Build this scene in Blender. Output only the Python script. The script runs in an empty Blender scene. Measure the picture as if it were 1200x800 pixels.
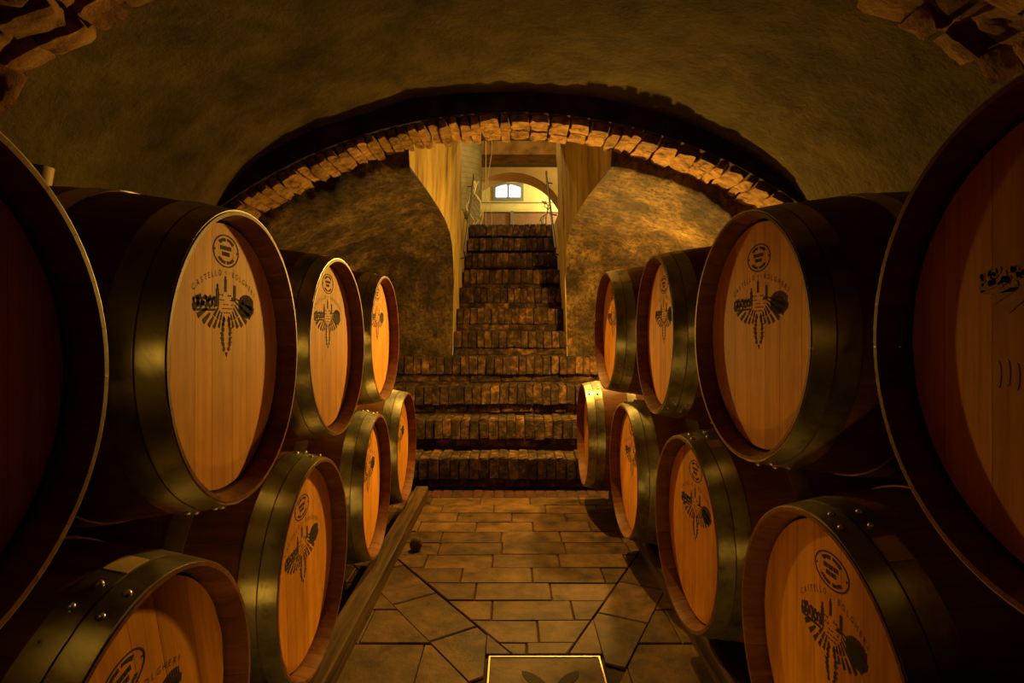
import bpy, bmesh, math, random
from mathutils import Vector, Matrix, noise
random.seed(7)
S = bpy.context.scene
COL = S.collection
PI = math.pi
CAMH = 1.05
F = 690.0

# ------------------------------------------------------------------ camera
cam_d = bpy.data.cameras.new('camera'); cam = bpy.data.objects.new('camera', cam_d); COL.objects.link(cam)
cam_d.sensor_width = 36.0; cam_d.lens = F/1200*36.0; cam_d.shift_y = -15.5/1200
cam_d.clip_start = 0.02; cam_d.clip_end = 200
cam.location = (0, 0, CAMH); cam.rotation_euler = (PI/2, 0, 0)
S.camera = cam
# ------------------------------------------------------------------ world: overcast daylight beyond the far window
W = bpy.data.worlds.new('world'); S.world = W; W.use_nodes = True
bg = W.node_tree.nodes['Background']; bg.inputs[0].default_value = (0.93, 0.97, 1.0, 1); bg.inputs[1].default_value = 5.0
S.view_settings.view_transform = 'Standard'
try: S.view_settings.look = 'None'
except Exception: pass
S.view_settings.gamma = 1.0
S.view_settings.use_curve_mapping = False
S.view_settings.exposure = 0.0
# ------------------------------------------------------------------ lamps
AMBER = (1.0, 0.54, 0.085)
def lamp(name, loc, power, color=AMBER, radius=0.04, spot=None, aim=None, blend=0.5):
    ld = bpy.data.lights.new(name, 'SPOT' if spot else 'POINT'); o = bpy.data.objects.new(name, ld); COL.objects.link(o)
    ld.energy = power; ld.color = color; ld.shadow_soft_size = radius; o.location = loc
    if spot:
        ld.spot_size = spot; ld.spot_blend = blend
        d = Vector(aim) - Vector(loc); o.rotation_euler = d.to_track_quat('-Z', 'Y').to_euler()
    return o
lamp('arch_spot', (0.06, 3.66, 2.26), 190, AMBER, 0.03, math.radians(84), (0, 3.25, 0.0), 0.7)
lamp('stair_spot_east', (0.60, 3.90, 1.34), 150, AMBER, 0.035, math.radians(64), (-0.55, 1.8, 0.95), 0.6)
lamp('stair_lamp_east', (0.66, 3.92, 1.30), 105, AMBER, 0.035)
lamp('stair_spot_west', (-0.78, 3.90, 1.12), 88, AMBER, 0.035, math.radians(46), (0.5, 2.1, 0.55), 0.8)
lamp('stair_lamp_west', (-0.82, 3.92, 0.98), 11, AMBER, 0.035)
lamp('stairwell_lamp', (0.0, 6.45, 3.52), 70, (1.0, 0.60, 0.14), 0.05)
lamp('low_hoop_fill', (0.0, 0.88, 0.035), 6, AMBER, 0.02, math.radians(140), (0, 1.9, 0.5), 0.4)  # added low fill to brighten the hoops; no fixture stands there
lamp('hall_lamp', (1.9, 9.6, 4.3), 130, (1.0, 0.72, 0.30), 0.1)
lamp('hall_back_lamp', (1.75, 12.6, 4.0), 200, (1.0, 0.84, 0.40), 0.1)

# ------------------------------------------------------------------ materials
def mat(name, build):
    m = bpy.data.materials.new(name); m.use_nodes = True
    nt = m.node_tree; b = nt.nodes['Principled BSDF']; build(nt, b); return m
def N(nt, t, **kw):
    n = nt.nodes.new(t)
    for k, v in kw.items():
        if k in n.inputs: n.inputs[k].default_value = v
        else: setattr(n, k, v)
    return n
def coords(nt, scale=(1,1,1), kind='Object', jitter=False):
    tc = N(nt, 'ShaderNodeTexCoord'); mp = N(nt, 'ShaderNodeMapping'); mp.inputs['Scale'].default_value = scale
    nt.links.new(tc.outputs[kind], mp.inputs['Vector'])
    if jitter:
        oi = N(nt, 'ShaderNodeObjectInfo'); mu = N(nt, 'ShaderNodeVectorMath', operation='SCALE')
        mu.inputs[0].default_value = (37.0, 53.0, 29.0); nt.links.new(oi.outputs['Random'], mu.inputs['Scale'])
        nt.links.new(mu.outputs['Vector'], mp.inputs['Location'])
    return mp.outputs['Vector']
def noise_tex(nt, vec, scale, detail=6, rough=0.6, dist=0.0):
    n = N(nt, 'ShaderNodeTexNoise'); n.inputs['Scale'].default_value = scale; n.inputs['Detail'].default_value = detail
    n.inputs['Roughness'].default_value = rough; n.inputs['Distortion'].default_value = dist
    nt.links.new(vec, n.inputs['Vector']); return n.outputs['Fac']
def ramp(nt, fac, stops):
    r = N(nt, 'ShaderNodeValToRGB'); e = r.color_ramp.elements
    while len(e) < len(stops): e.new(0.5)
    for i, (p, c) in enumerate(stops): e[i].position = p; e[i].color = (*c, 1)
    nt.links.new(fac, r.inputs['Fac']); return r.outputs['Color']
def mixc(nt, a, b, fac, mode='MIX'):
    m = N(nt, 'ShaderNodeMix', data_type='RGBA', blend_type=mode)
    for i, s in ((6, a), (7, b)):
        if isinstance(s, tuple): m.inputs[i].default_value = (*s, 1)
        else: nt.links.new(s, m.inputs[i])
    if isinstance(fac, (int, float)): m.inputs[0].default_value = fac
    else: nt.links.new(fac, m.inputs[0])
    return m.outputs[2]
def bump(nt, b, h, strength, dist=0.01):
    n = N(nt, 'ShaderNodeBump'); n.inputs['Strength'].default_value = strength; n.inputs['Distance'].default_value = dist
    nt.links.new(h, n.inputs['Height']); nt.links.new(n.outputs['Normal'], b.inputs['Normal'])
def rand_tone(nt, col, lo, hi):
    oi = N(nt, 'ShaderNodeObjectInfo'); mr = N(nt, 'ShaderNodeMapRange'); mr.inputs['To Min'].default_value = lo; mr.inputs['To Max'].default_value = hi
    nt.links.new(oi.outputs['Random'], mr.inputs['Value'])
    cb = N(nt, 'ShaderNodeCombineColor')
    for i in range(3): nt.links.new(mr.outputs['Result'], cb.inputs[i])
    return mixc(nt, col, cb.outputs['Color'], 1.0, 'MULTIPLY')
def rough_mat(c1, c2, c3, scale, rough, bstr, bscale, bdist=0.01, tone=None, detail=8, spec=0.3, stretch=(1,1,1)):
    def f(nt, b):
        v = coords(nt, stretch, jitter=tone is not None)
        n1 = noise_tex(nt, v, scale, detail, 0.65, 0.3); c = ramp(nt, n1, [(0.32, c1), (0.5, c2), (0.70, c3)])
        n2 = noise_tex(nt, v, bscale, 8, 0.7)
        if tone: c = rand_tone(nt, c, *tone)
        nt.links.new(c, b.inputs['Base Color']); b.inputs['Roughness'].default_value = rough
        b.inputs['Specular IOR Level'].default_value = spec
        bump(nt, b, n2, bstr, bdist)
    return f
def wood(c1, c2, axis, rough, tone, bstr=0.15):
    sc = {'x': (1.2, 22, 22), 'z': (22, 22, 1.2), 'y': (22, 1.2, 22)}[axis]
    def f(nt, b):
        v = coords(nt, sc, jitter=True)
        n1 = noise_tex(nt, v, 1.6, 7, 0.62, 0.6); n2 = noise_tex(nt, v, 9, 3, 0.6)
        c = ramp(nt, n1, [(0.30, c1), (0.68, c2)])
        d = ramp(nt, n2, [(0.30, (0.72, 0.68, 0.62)), (0.48, (1, 1, 1))])
        c = mixc(nt, c, d, 0.55, 'MULTIPLY')
        sp = noise_tex(nt, coords(nt, (1, 1, 1), jitter=True), 7, 5, 0.65)
        c = mixc(nt, c, ramp(nt, sp, [(0.34, (0.66, 0.60, 0.55)), (0.52, (1, 1, 1))]), 0.5, 'MULTIPLY')
        c = rand_tone(nt, c, *tone)
        nt.links.new(c, b.inputs['Base Color']); b.inputs['Roughness'].default_value = rough
        b.inputs['Specular IOR Level'].default_value = 0.15
        bump(nt, b, n1, bstr, 0.004)
    return f
M = {}
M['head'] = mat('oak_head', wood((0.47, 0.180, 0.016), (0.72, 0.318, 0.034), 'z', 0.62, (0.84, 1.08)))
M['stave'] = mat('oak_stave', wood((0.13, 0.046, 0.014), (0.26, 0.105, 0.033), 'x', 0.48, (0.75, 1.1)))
M['rail'] = mat('rail_timber', wood((0.012, 0.007, 0.003), (0.11, 0.058, 0.020), 'y', 0.7, (0.9, 1.1), 0.4))
def steel(nt, b):
    v = coords(nt, (1, 1, 1), jitter=True)
    n = noise_tex(nt, v, 5, 8, 0.7, 0.5); s = noise_tex(nt, v, 26, 5, 0.7)
    c = ramp(nt, n, [(0.34, (0.18, 0.155, 0.09)), (0.50, (0.42, 0.40, 0.29)), (0.70, (0.60, 0.58, 0.45))])
    c = mixc(nt, c, ramp(nt, s, [(0.28, (0.35, 0.28, 0.2)), (0.42, (1, 1, 1))]), 0.7, 'MULTIPLY')
    nt.links.new(c, b.inputs['Base Color']); b.inputs['Metallic'].default_value = 0.85
    r = N(nt, 'ShaderNodeMapRange'); r.inputs['To Min'].default_value = 0.18; r.inputs['To Max'].default_value = 0.50
    nt.links.new(s, r.inputs['Value']); nt.links.new(r.outputs['Result'], b.inputs['Roughness'])
    bump(nt, b, s, 0.06, 0.004)
M['steel'] = mat('galvanised_steel', steel)
def flat(c, rough=0.6, metal=0.0):
    def f(nt, b):
        v = coords(nt); n = noise_tex(nt, v, 30, 4)
        cc = ramp(nt, n, [(0.3, tuple(x*0.82 for x in c)), (0.7, c)])
        nt.links.new(cc, b.inputs['Base Color']); b.inputs['Roughness'].default_value = rough; b.inputs['Metallic'].default_value = metal
    return f
M['ink'] = mat('branded_ink', flat((0.028, 0.012, 0.006), 0.9))
M['ink_worn'] = mat('worn_ink', flat((0.36, 0.165, 0.030), 0.7))
M['iron'] = mat('dark_iron', flat((0.06, 0.05, 0.04), 0.5, 0.6))
M['rivet'] = mat('rivet_steel', flat((0.62, 0.56, 0.42), 0.35, 0.8))
M['paper'] = mat('old_paper', flat((0.62, 0.42, 0.16), 0.8))
M['bung'] = mat('bung', flat((0.50, 0.30, 0.12), 0.6))
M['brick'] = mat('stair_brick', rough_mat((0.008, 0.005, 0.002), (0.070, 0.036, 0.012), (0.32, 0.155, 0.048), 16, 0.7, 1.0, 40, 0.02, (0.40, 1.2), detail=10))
M['redbrick'] = mat('dark_red_brick', rough_mat((0.02, 0.006, 0.003), (0.06, 0.018, 0.007), (0.11, 0.034, 0.013), 9, 0.75, 0.6, 30, 0.01, (0.7, 1.1)))
M['mortar'] = mat('dark_mortar', rough_mat((0.014, 0.009, 0.005), (0.05, 0.03, 0.015), (0.12, 0.07, 0.03), 14, 0.95, 0.8, 40, 0.01))
M['archbrick'] = mat('arch_brick', rough_mat((0.07, 0.032, 0.010), (0.46, 0.25, 0.085), (0.72, 0.46, 0.17), 18, 0.9, 1.0, 34, 0.03, (0.7, 1.15), detail=10))
M['stone'] = mat('rough_stone', rough_mat((0.08, 0.035, 0.012), (0.34, 0.17, 0.06), (0.52, 0.30, 0.11), 7, 0.9, 1.0, 24, 0.02, (0.6, 1.1)))
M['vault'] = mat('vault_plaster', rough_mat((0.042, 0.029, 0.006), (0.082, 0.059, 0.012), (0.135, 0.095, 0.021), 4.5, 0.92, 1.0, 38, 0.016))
M['shade_dark'] = mat('shade_dark_render', rough_mat((0.015, 0.010, 0.006), (0.035, 0.022, 0.012), (0.08, 0.045, 0.02), 9, 0.95, 0.7, 40, 0.01))  # near-black render: shade of the unlit arch face put into its colour
def stained(nt, b):
    v = coords(nt); vs = coords(nt, (1, 1, 0.22))
    n = noise_tex(nt, v, 2.4, 14, 0.78); s = noise_tex(nt, vs, 8, 10, 0.72); g = noise_tex(nt, v, 30, 10, 0.8)
    c = ramp(nt, n, [(0.38, (0.040, 0.020, 0.006)), (0.50, (0.17, 0.098, 0.030)), (0.62, (0.42, 0.265, 0.085))])
    c = mixc(nt, c, ramp(nt, s, [(0.36, (0.25, 0.18, 0.12)), (0.58, (1, 1, 1))]), 0.75, 'MULTIPLY')
    c = mixc(nt, c, ramp(nt, g, [(0.40, (0.14, 0.10, 0.07)), (0.52, (1, 1, 1))]), 0.9, 'MULTIPLY')
    nt.links.new(c, b.inputs['Base Color']); b.inputs['Roughness'].default_value = 0.85
    bump(nt, b, noise_tex(nt, v, 20, 14, 0.85), 1.0, 0.06)
M['oldwall'] = mat('stained_old_plaster', stained)
M['patch'] = mat('ochre_plaster', rough_mat((0.16, 0.10, 0.036), (0.34, 0.22, 0.08), (0.48, 0.33, 0.125), 6, 0.9, 0.9, 18, 0.02, stretch=(1, 1, 0.5)))
M['reveal'] = mat('pale_ochre_plaster', rough_mat((0.16, 0.10, 0.032), (0.50, 0.36, 0.12), (0.66, 0.50, 0.19), 4, 0.9, 0.8, 20, 0.015, stretch=(1, 1.6, 0.35)))
M['tile'] = mat('floor_tile', rough_mat((0.026, 0.012, 0.003), (0.100, 0.050, 0.012), (0.185, 0.097, 0.025), 8, 0.6, 0.45, 34, 0.008, (0.62, 1.08), spec=0.2))
M['grout'] = mat('dark_grout', rough_mat((0.014, 0.008, 0.003), (0.034, 0.020, 0.008), (0.065, 0.038, 0.014), 14, 0.95, 0.6, 40, 0.006))
M['brass'] = mat('dull_metal_edge', flat((0.60, 0.50, 0.28), 0.4, 0.7))
M['yellow'] = mat('yellow_plaster', rough_mat((0.58, 0.50, 0.20), (0.66, 0.58, 0.25), (0.72, 0.64, 0.30), 2, 0.9, 0.1, 20))
M['tan'] = mat('tan_plaster', rough_mat((0.36, 0.26, 0.09), (0.44, 0.32, 0.115), (0.50, 0.37, 0.14), 2, 0.9, 0.15, 20))
M['terra'] = mat('terracotta_soffit', rough_mat((0.32, 0.19, 0.075), (0.38, 0.235, 0.09), (0.44, 0.275, 0.11), 4, 0.9, 0.2, 20))
M['hallbrown'] = mat('brown_panel', rough_mat((0.20, 0.11, 0.06), (0.26, 0.15, 0.085), (0.30, 0.18, 0.10), 3, 0.7, 0.1, 20))
M['lintel'] = mat('rough_lintel', rough_mat((0.14, 0.08, 0.03), (0.26, 0.16, 0.07), (0.36, 0.22, 0.10), 6, 0.9, 0.6, 20, 0.02))
M['column'] = mat('grey_column', rough_mat((0.18, 0.175, 0.12), (0.24, 0.23, 0.165), (0.29, 0.28, 0.20), 6, 0.6, 0.2, 30, 0.004))
M['frame'] = mat('grey_window_frame', flat((0.22, 0.23, 0.22), 0.5))
M['cable'] = mat('pale_cable', flat((0.62, 0.55, 0.36), 0.6))
def glass(nt, b):
    out = [n for n in nt.nodes if n.type == 'OUTPUT_MATERIAL'][0]
    t = N(nt, 'ShaderNodeBsdfTransparent'); g = N(nt, 'ShaderNodeBsdfGlossy'); g.inputs['Roughness'].default_value = 0.05
    t.inputs['Color'].default_value = (0.95, 0.98, 1.0, 1)
    fr = N(nt, 'ShaderNodeFresnel'); fr.inputs['IOR'].default_value = 1.45
    mx = N(nt, 'ShaderNodeMixShader'); nt.links.new(fr.outputs[0], mx.inputs[0]); nt.links.new(t.outputs[0], mx.inputs[1]); nt.links.new(g.outputs[0], mx.inputs[2])
    nt.links.new(mx.outputs[0], out.inputs['Surface'])
M['glass'] = mat('window_glass', glass)

# ------------------------------------------------------------------ helpers
def tag(o, label=None, cat=None, group=None, kind=None):
    if label: o['label'] = label
    if cat: o['category'] = cat
    if group: o['group'] = group
    if kind: o['kind'] = kind
    return o
def link(name, me, parent=None, loc=(0,0,0), rot=(0,0,0), scale=(1,1,1)):
    o = bpy.data.objects.new(name, me); COL.objects.link(o); o.parent = parent
    o.location = loc; o.rotation_euler = rot; o.scale = scale; return o
def empty(name, loc=(0,0,0), rz=0.0):
    o = bpy.data.objects.new(name, None); COL.objects.link(o); o.location = loc; o.rotation_euler = (0, 0, rz); o.empty_display_size = 0.1; return o
def mesh(name, verts, faces, m, smooth=False, angle=35):
    me = bpy.data.meshes.new(name); me.from_pydata([tuple(v) for v in verts], [], faces); me.update()
    bm = bmesh.new(); bm.from_mesh(me); bmesh.ops.recalc_face_normals(bm, faces=bm.faces); bm.to_mesh(me); bm.free()
    me.materials.append(M[m])
    if smooth:
        me.polygons.foreach_set('use_smooth', [True]*len(me.polygons)); me.set_sharp_from_angle(angle=math.radians(angle))
    return me
def from_bm(name, bm, m, smooth=False, angle=35):
    bmesh.ops.recalc_face_normals(bm, faces=bm.faces)
    me = bpy.data.meshes.new(name); bm.to_mesh(me); bm.free(); me.materials.append(M[m])
    if smooth:
        me.polygons.foreach_set('use_smooth', [True]*len(me.polygons)); me.set_sharp_from_angle(angle=math.radians(angle))
    return me
def add_box(bm, x0, x1, y0, y1, z0, z1):
    vs = [bm.verts.new((x, y, z)) for x in (x0, x1) for y in (y0, y1) for z in (z0, z1)]
    for f in ((0,1,3,2), (4,6,7,5), (0,4,5,1), (2,3,7,6), (0,2,6,4), (1,5,7,3)): bm.faces.new([vs[i] for i in f])
    return vs
def box(name, b, m, parent=None, bev=0.0, kind=None):
    bm = bmesh.new(); add_box(bm, *b)
    if bev: bmesh.ops.bevel(bm, geom=list(bm.edges), offset=bev, segments=1, affect='EDGES')
    o = link(name, from_bm(name, bm, m), parent)
    if kind: o['kind'] = kind
    return o
def tube_mesh(name, pts, r, m, seg=8):
    bm = bmesh.new(); rings = []
    pts = [Vector(p) for p in pts]
    for i, p in enumerate(pts):
        t = (pts[min(i+1, len(pts)-1)] - pts[max(i-1, 0)]).normalized()
        a = t.orthogonal().normalized() if i == 0 else (a - t*a.dot(t)).normalized()
        b = t.cross(a)
        rings.append([bm.verts.new(p + (a*math.cos(2*PI*k/seg) + b*math.sin(2*PI*k/seg))*r) for k in range(seg)])
    for q, w in zip(rings, rings[1:]):
        for k in range(seg): bm.faces.new((q[k], q[(k+1) % seg], w[(k+1) % seg], w[k]))
    bm.faces.new(rings[0][::-1]); bm.faces.new(rings[-1])
    return from_bm(name, bm, m, True, 50)
def fnoise(x, y, z, s, octv=5):
    return noise.fractal(Vector((x*s, y*s, z*s)), 0.9, 2.1, octv)
def prism(name, poly, z0, z1, m, inset=0.0):
    """convex polygon prism, top chamfered"""
    n = len(poly); cx = sum(p[0] for p in poly)/n; cy = sum(p[1] for p in poly)/n
    def ins(p, d):
        v = Vector((cx-p[0], cy-p[1])); l = max(v.length, 1e-6); return (p[0]+v.x/l*d, p[1]+v.y/l*d)
    V = [(p[0], p[1], z0) for p in poly] + [(p[0], p[1], z1-inset) for p in poly] + [(*ins(p, inset*1.2), z1) for p in poly]
    Fc = [tuple(range(n))[::-1], tuple(range(2*n, 3*n))]
    for i in range(n):
        j = (i+1) % n
        Fc += [(i, j, n+j, n+i), (n+i, n+j, 2*n+j, 2*n+i)]
    return mesh(name, V, Fc, m)
def clip(poly, a, b, c):
    """keep a*x+b*y<=c"""
    out = []
    for i in range(len(poly)):
        p, q = poly[i], poly[(i+1) % len(poly)]
        dp, dq = a*p[0]+b*p[1]-c, a*q[0]+b*q[1]-c
        if dp <= 0: out.append(p)
        if (dp < 0 < dq) or (dq < 0 < dp):
            t = dp/(dp-dq); out.append((p[0]+(q[0]-p[0])*t, p[1]+(q[1]-p[1])*t))
    return out
def area(poly):
    return abs(sum(poly[i][0]*poly[(i+1) % len(poly)][1]-poly[(i+1) % len(poly)][0]*poly[i][1] for i in range(len(poly))))/2

# ------------------------------------------------------------------ room shell
HW = 1.64                                   # half width of the cellar
VR, VC = 2.16, CAMH+1.18-2.16                    # vault radius and centre height
STEP_Y, STEP_T, STEP_H = 3.844, 0.298, 0.2048
WALLY = 5.035                               # plane of the wall the stairs pass through

floor = box('floor', (-1.9, 1.9, -2.6, 5.2, -0.25, -0.009), 'grout', None, 0, 'structure')
tag(floor, 'brown tiled cellar floor', None)
# tiles: running bond in the middle, diagonal border strips, straight rows outside
A = (-0.60, 2.80); B = (0.0, 1.90); C = (0.18, 1.90); D = (0.62, 2.82)
def side_line(p, q):
    nx, ny = (q[1]-p[1]), -(q[0]-p[0]); l = math.hypot(nx, ny); nx /= l; ny /= l; return nx, ny, nx*p[0]+ny*p[1]
L1 = side_line(A, B); R1 = side_line(C, D)
if L1[0]*0.1+L1[1]*3-L1[2] > 0: L1 = tuple(-v for v in L1)
if R1[0]*0.1+R1[1]*3-R1[2] > 0: R1 = tuple(-v for v in R1)
PL = (-0.074, 0.281, 1.50, 1.885)           # framed slab
tiles = []
GAP = 0.0035
def put_tile(poly):
    if len(poly) < 3 or area(poly) < 0.0012: return
    n = len(poly); cx = sum(p[0] for p in poly)/n; cy = sum(p[1] for p in poly)/n
    dz = random.uniform(-0.003, 0.002)
    me = prism('floor_tile', [(p[0]-cx, p[1]-cy) for p in poly], -0.03, 0.0, 'tile', 0.004)
    link('floor_tile', me, floor, (cx, cy, dz), (random.uniform(-.006, .006), random.uniform(-.006, .006), 0))
def cut_slab(poly):
    """pieces of a tile outside the framed slab"""
    x0, x1, y0, y1 = PL[0]-0.012, PL[1]+0.012, PL[2]-0.012, PL[3]+0.012
    res = []; rest = poly
    for (a, b, c) in ((1, 0, x0), (-1, 0, -x1), (0, 1, y0), (0, -1, -y1)):
        res.append(clip(rest, a, b, c)); rest = clip(rest, -a, -b, -c)
        if len(rest) < 3: break
    return res
y = 3.655; row = 0
while y > 1.9:
    h = 0.1535; x = -1.0 - random.uniform(0, .3) + (0.15 if row % 2 else 0)
    while x < 0.95:
        w = 0.302 if random.random() > 0.12 else 0.16
        p = [(x, y-h+GAP), (x+w-GAP, y-h+GAP), (x+w-GAP, y), (x, y)]
        p = clip(p, L1[0], L1[1], L1[2]-0.002); 
        if len(p) > 2: p = clip(p, R1[0], R1[1], R1[2]-0.002)
        if len(p) > 2: p = clip(p, 0, -1, -1.9)
        put_tile(p); x += w
    y -= h; row += 1
def strip(P, Q, Ln, wid, ext0, ext1):
    d = Vector((Q[0]-P[0], Q[1]-P[1])); L = d.length; d /= L; n = Vector((Ln[0], Ln[1]))
    s = -ext0
    while s < L+ext1:
        w = random.uniform(0.27, 0.33)
        p0 = Vector(P)+d*s+n*0.004; p1 = Vector(P)+d*(s+w-0.006)+n*0.004
        sk = d*0.0
        poly = [tuple(p0), tuple(p1), tuple(p1+n*wid+sk), tuple(p0+n*wid+sk)]
        poly = clip(poly, 1, 0, 0.95)
        if len(poly) > 2: poly = clip(poly, -1, 0, 0.95)
        for q in cut_slab(poly): put_tile(q)
        s += w
strip(A, B, L1, 0.185, 0.38, -0.0)
strip(C, D, R1, 0.185, -0.0, 0.38)
OL = (L1[0], L1[1], L1[2]+0.1915); OR = (R1[0], R1[1], R1[2]+0.1915)
y = 2.9; row = 0
while y > -0.6:
    h = 0.235
    for (x0, x1) in ((-0.96, 0.1), (0.1, 0.96)):
        x = x0 + (0.0 if x0 > 0 else -0.02); k = 0
        while x < x1-0.02:
            w = min(random.choice((0.17, 0.26, 0.30)), x1-x)
            p = [(x, y-h+0.003), (x+w-0.003, y-h+0.003), (x+w-0.003, y), (x, y)]
            Ln = OL if x0 < 0 else OR
            p = clip(p, -Ln[0], -Ln[1], -Ln[2])
            for q in (cut_slab(p) if len(p) > 2 else []): put_tile(q)
            x += w
    y -= h; row += 1
# red bricks laid flat along the foot of the stairs
bm = bmesh.new(); add_box(bm, -0.031, 0.031, -0.088, 0.088, -0.03, 0.0); bmesh.ops.bevel(bm, geom=list(bm.edges), offset=0.006, segments=1, affect='EDGES')
rb = from_bm('threshold_brick', bm, 'redbrick')
for k in range(29):
    link('threshold_brick', rb, floor, (-0.95+k*0.0665, 3.752+random.uniform(-.006, .006), -0.004+random.uniform(-.002, .002)), (0, 0, random.uniform(-.03, .03)))

def sheet(name, fn, nu, nv, m, smooth=True):
    V = [fn(i/nu, j/nv) for j in range(nv+1) for i in range(nu+1)]
    Fc = [(j*(nu+1)+i, j*(nu+1)+i+1, (j+1)*(nu+1)+i+1, (j+1)*(nu+1)+i) for j in range(nv) for i in range(nu)]
    return mesh(name, V, Fc, m, smooth, 60)
# plastered vault
TH = math.asin(1.62/2.16)
VA, VB, VZ = 1.60, 0.892, CAMH+0.30
def vault(u, v):
    t = -1.5 + 3.0*u; y = 1.55 + (3.10-1.55)*v
    d = 0.020*fnoise(math.sin(t)*2, y, 1.3, 1.6, 4) + 0.004*fnoise(math.sin(t)*2, y, 7.0, 14, 3)
    return ((VA+d)*math.sin(t), y, VZ + (VB+d)*math.cos(t))
ceil = link('ceiling', sheet('ceiling', vault, 130, 60, 'vault')); tag(ceil, kind='structure')
def vault_back(u, v):
    t = -TH + 2*TH*u; y = -2.6 + 4.3*v; r = VR + 0.06
    return (r*math.sin(t), y, VC + r*math.cos(t))
link('ceiling_lining', sheet('ceiling_lining', vault_back, 40, 8, 'shade_dark'), ceil)
# cellar side walls
for s, nm in ((-1, 'wall_left'), (1, 'wall_right')):
    def wl(u, v, s=s):
        y = -2.6 + 5.75*u; z = -0.1 + 1.85*v
        return (s*(HW - 0.02 + 0.03*fnoise(y, z, s*3.1, 1.5, 4)), y, z)
    tag(link(nm, sheet(nm, wl, 60, 24, 'oldwall')), kind='structure')
wb = box('wall_back', (-1.9, 1.9, -2.7, -2.58, -0.2, 2.7), 'oldwall', None, 0, 'structure')

# ---- rough stone rib across the vault, nearer than the plaster
trim2 = empty('trim_2', (0, 1.4, VC)); tag(trim2, 'rough stone rib where the vault plaster has gone', None, None, 'structure')
def blob(seed, sx, sy, sz):
    bm = bmesh.new(); bmesh.ops.create_cube(bm, size=1.0)
    bmesh.ops.subdivide_edges(bm, edges=list(bm.edges), cuts=4, use_grid_fill=True)
    for v in bm.verts:
        c = v.co; c.x *= sx; c.y *= sy; c.z *= sz
        n = noise.noise_vector(Vector((c.x*14+seed*5, c.y*14, c.z*14)))
        v.co = c*(1.02 - 0.16*(c.length/max(sx, sy))) + n*0.014 + noise.noise_vector(Vector((c.x*45+seed*5, c.y*45, c.z*45)))*0.006
    return from_bm('stone', bm, 'stone', True, 40)
stones = [blob(k, 0.118, 0.105, 0.11) for k in range(5)]
for j in range(5):
    y = 1.575 - j*0.112; off = random.random()*0.03
    n = 31
    for i in range(n):
        t = -TH + 2*TH*(i+0.5)/n + off
        r = VR + 0.01 + random.uniform(-0.022, 0.012)
        o = link('stone', random.choice(stones), trim2, (r*math.sin(t), y-1.4+random.uniform(-.01, .01) if j else y-1.4+random.uniform(-.004, .012), r*math.cos(t)),
             (random.uniform(-.2, .2), t+random.uniform(-.2, .2), random.uniform(-.35, .35)))
        k = random.uniform(0.85, 1.3); o.scale = (k*random.uniform(.8, 1.25), k*random.uniform(.9, 1.1), k)
box('rib_mortar', (-0.001, 0.001, -.001, .001, -.001, .001), 'mortar', trim2) if False else None
def ribm(u, v):
    t = -TH + 2*TH*u; r = VR - 0.022 + 0.035*fnoise(math.sin(t)*4, v*2, 3.3, 3, 6)
    return (r*math.sin(t), -0.38 + 0.575*v, r*math.cos(t))
link('mortar_bed', sheet('mortar_bed', ribm, 120, 24, 'stone'), trim2)

# ---- brick arch at the far end of the vault
ACZ = CAMH + 1.055 - 2.48; AR = 2.48
AH = math.asin(1.60/AR)
trim1 = empty('trim_1', (0, 3.0, ACZ)); tag(trim1, 'low brick arch in front of the stairs', None, None, 'structure')
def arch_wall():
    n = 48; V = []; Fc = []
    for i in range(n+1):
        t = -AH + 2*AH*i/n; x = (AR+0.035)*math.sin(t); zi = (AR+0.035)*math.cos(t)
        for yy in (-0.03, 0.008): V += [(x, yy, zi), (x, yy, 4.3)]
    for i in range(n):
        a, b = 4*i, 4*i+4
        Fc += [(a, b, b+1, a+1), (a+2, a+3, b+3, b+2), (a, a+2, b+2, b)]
    return mesh('arch_wall', V, Fc, 'shade_dark')
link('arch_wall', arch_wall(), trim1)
def abrick(seed, w, d, h):
    bm = bmesh.new(); bmesh.ops.create_cube(bm, size=1.0); bmesh.ops.subdivide_edges(bm, edges=list(bm.edges), cuts=2, use_grid_fill=True)
    for v in bm.verts:
        c = v.co; c.x *= w; c.y *= d; c.z *= h
        k = 0.006 if abs(c.x) > w*0.4 and abs(c.y) > d*0.4 else 0
        v.co = Vector((c.x-math.copysign(k, c.x), c.y-math.copysign(k, c.y), c.z)) + noise.noise_vector(Vector((c.x*20+seed*7, c.y*20, c.z*20)))*0.014
    return from_bm('brick', bm, 'archbrick', True, 40)
ab_full = [abrick(k, 0.098, 0.300, 0.15) for k in range(4)]; ab_half = [abrick(k+9, 0.098, 0.148, 0.15) for k in range(4)]
ab_thin = [abrick(k+19, 0.050, 0.300, 0.15) for k in range(3)]
t = -AH + 0.005
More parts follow.
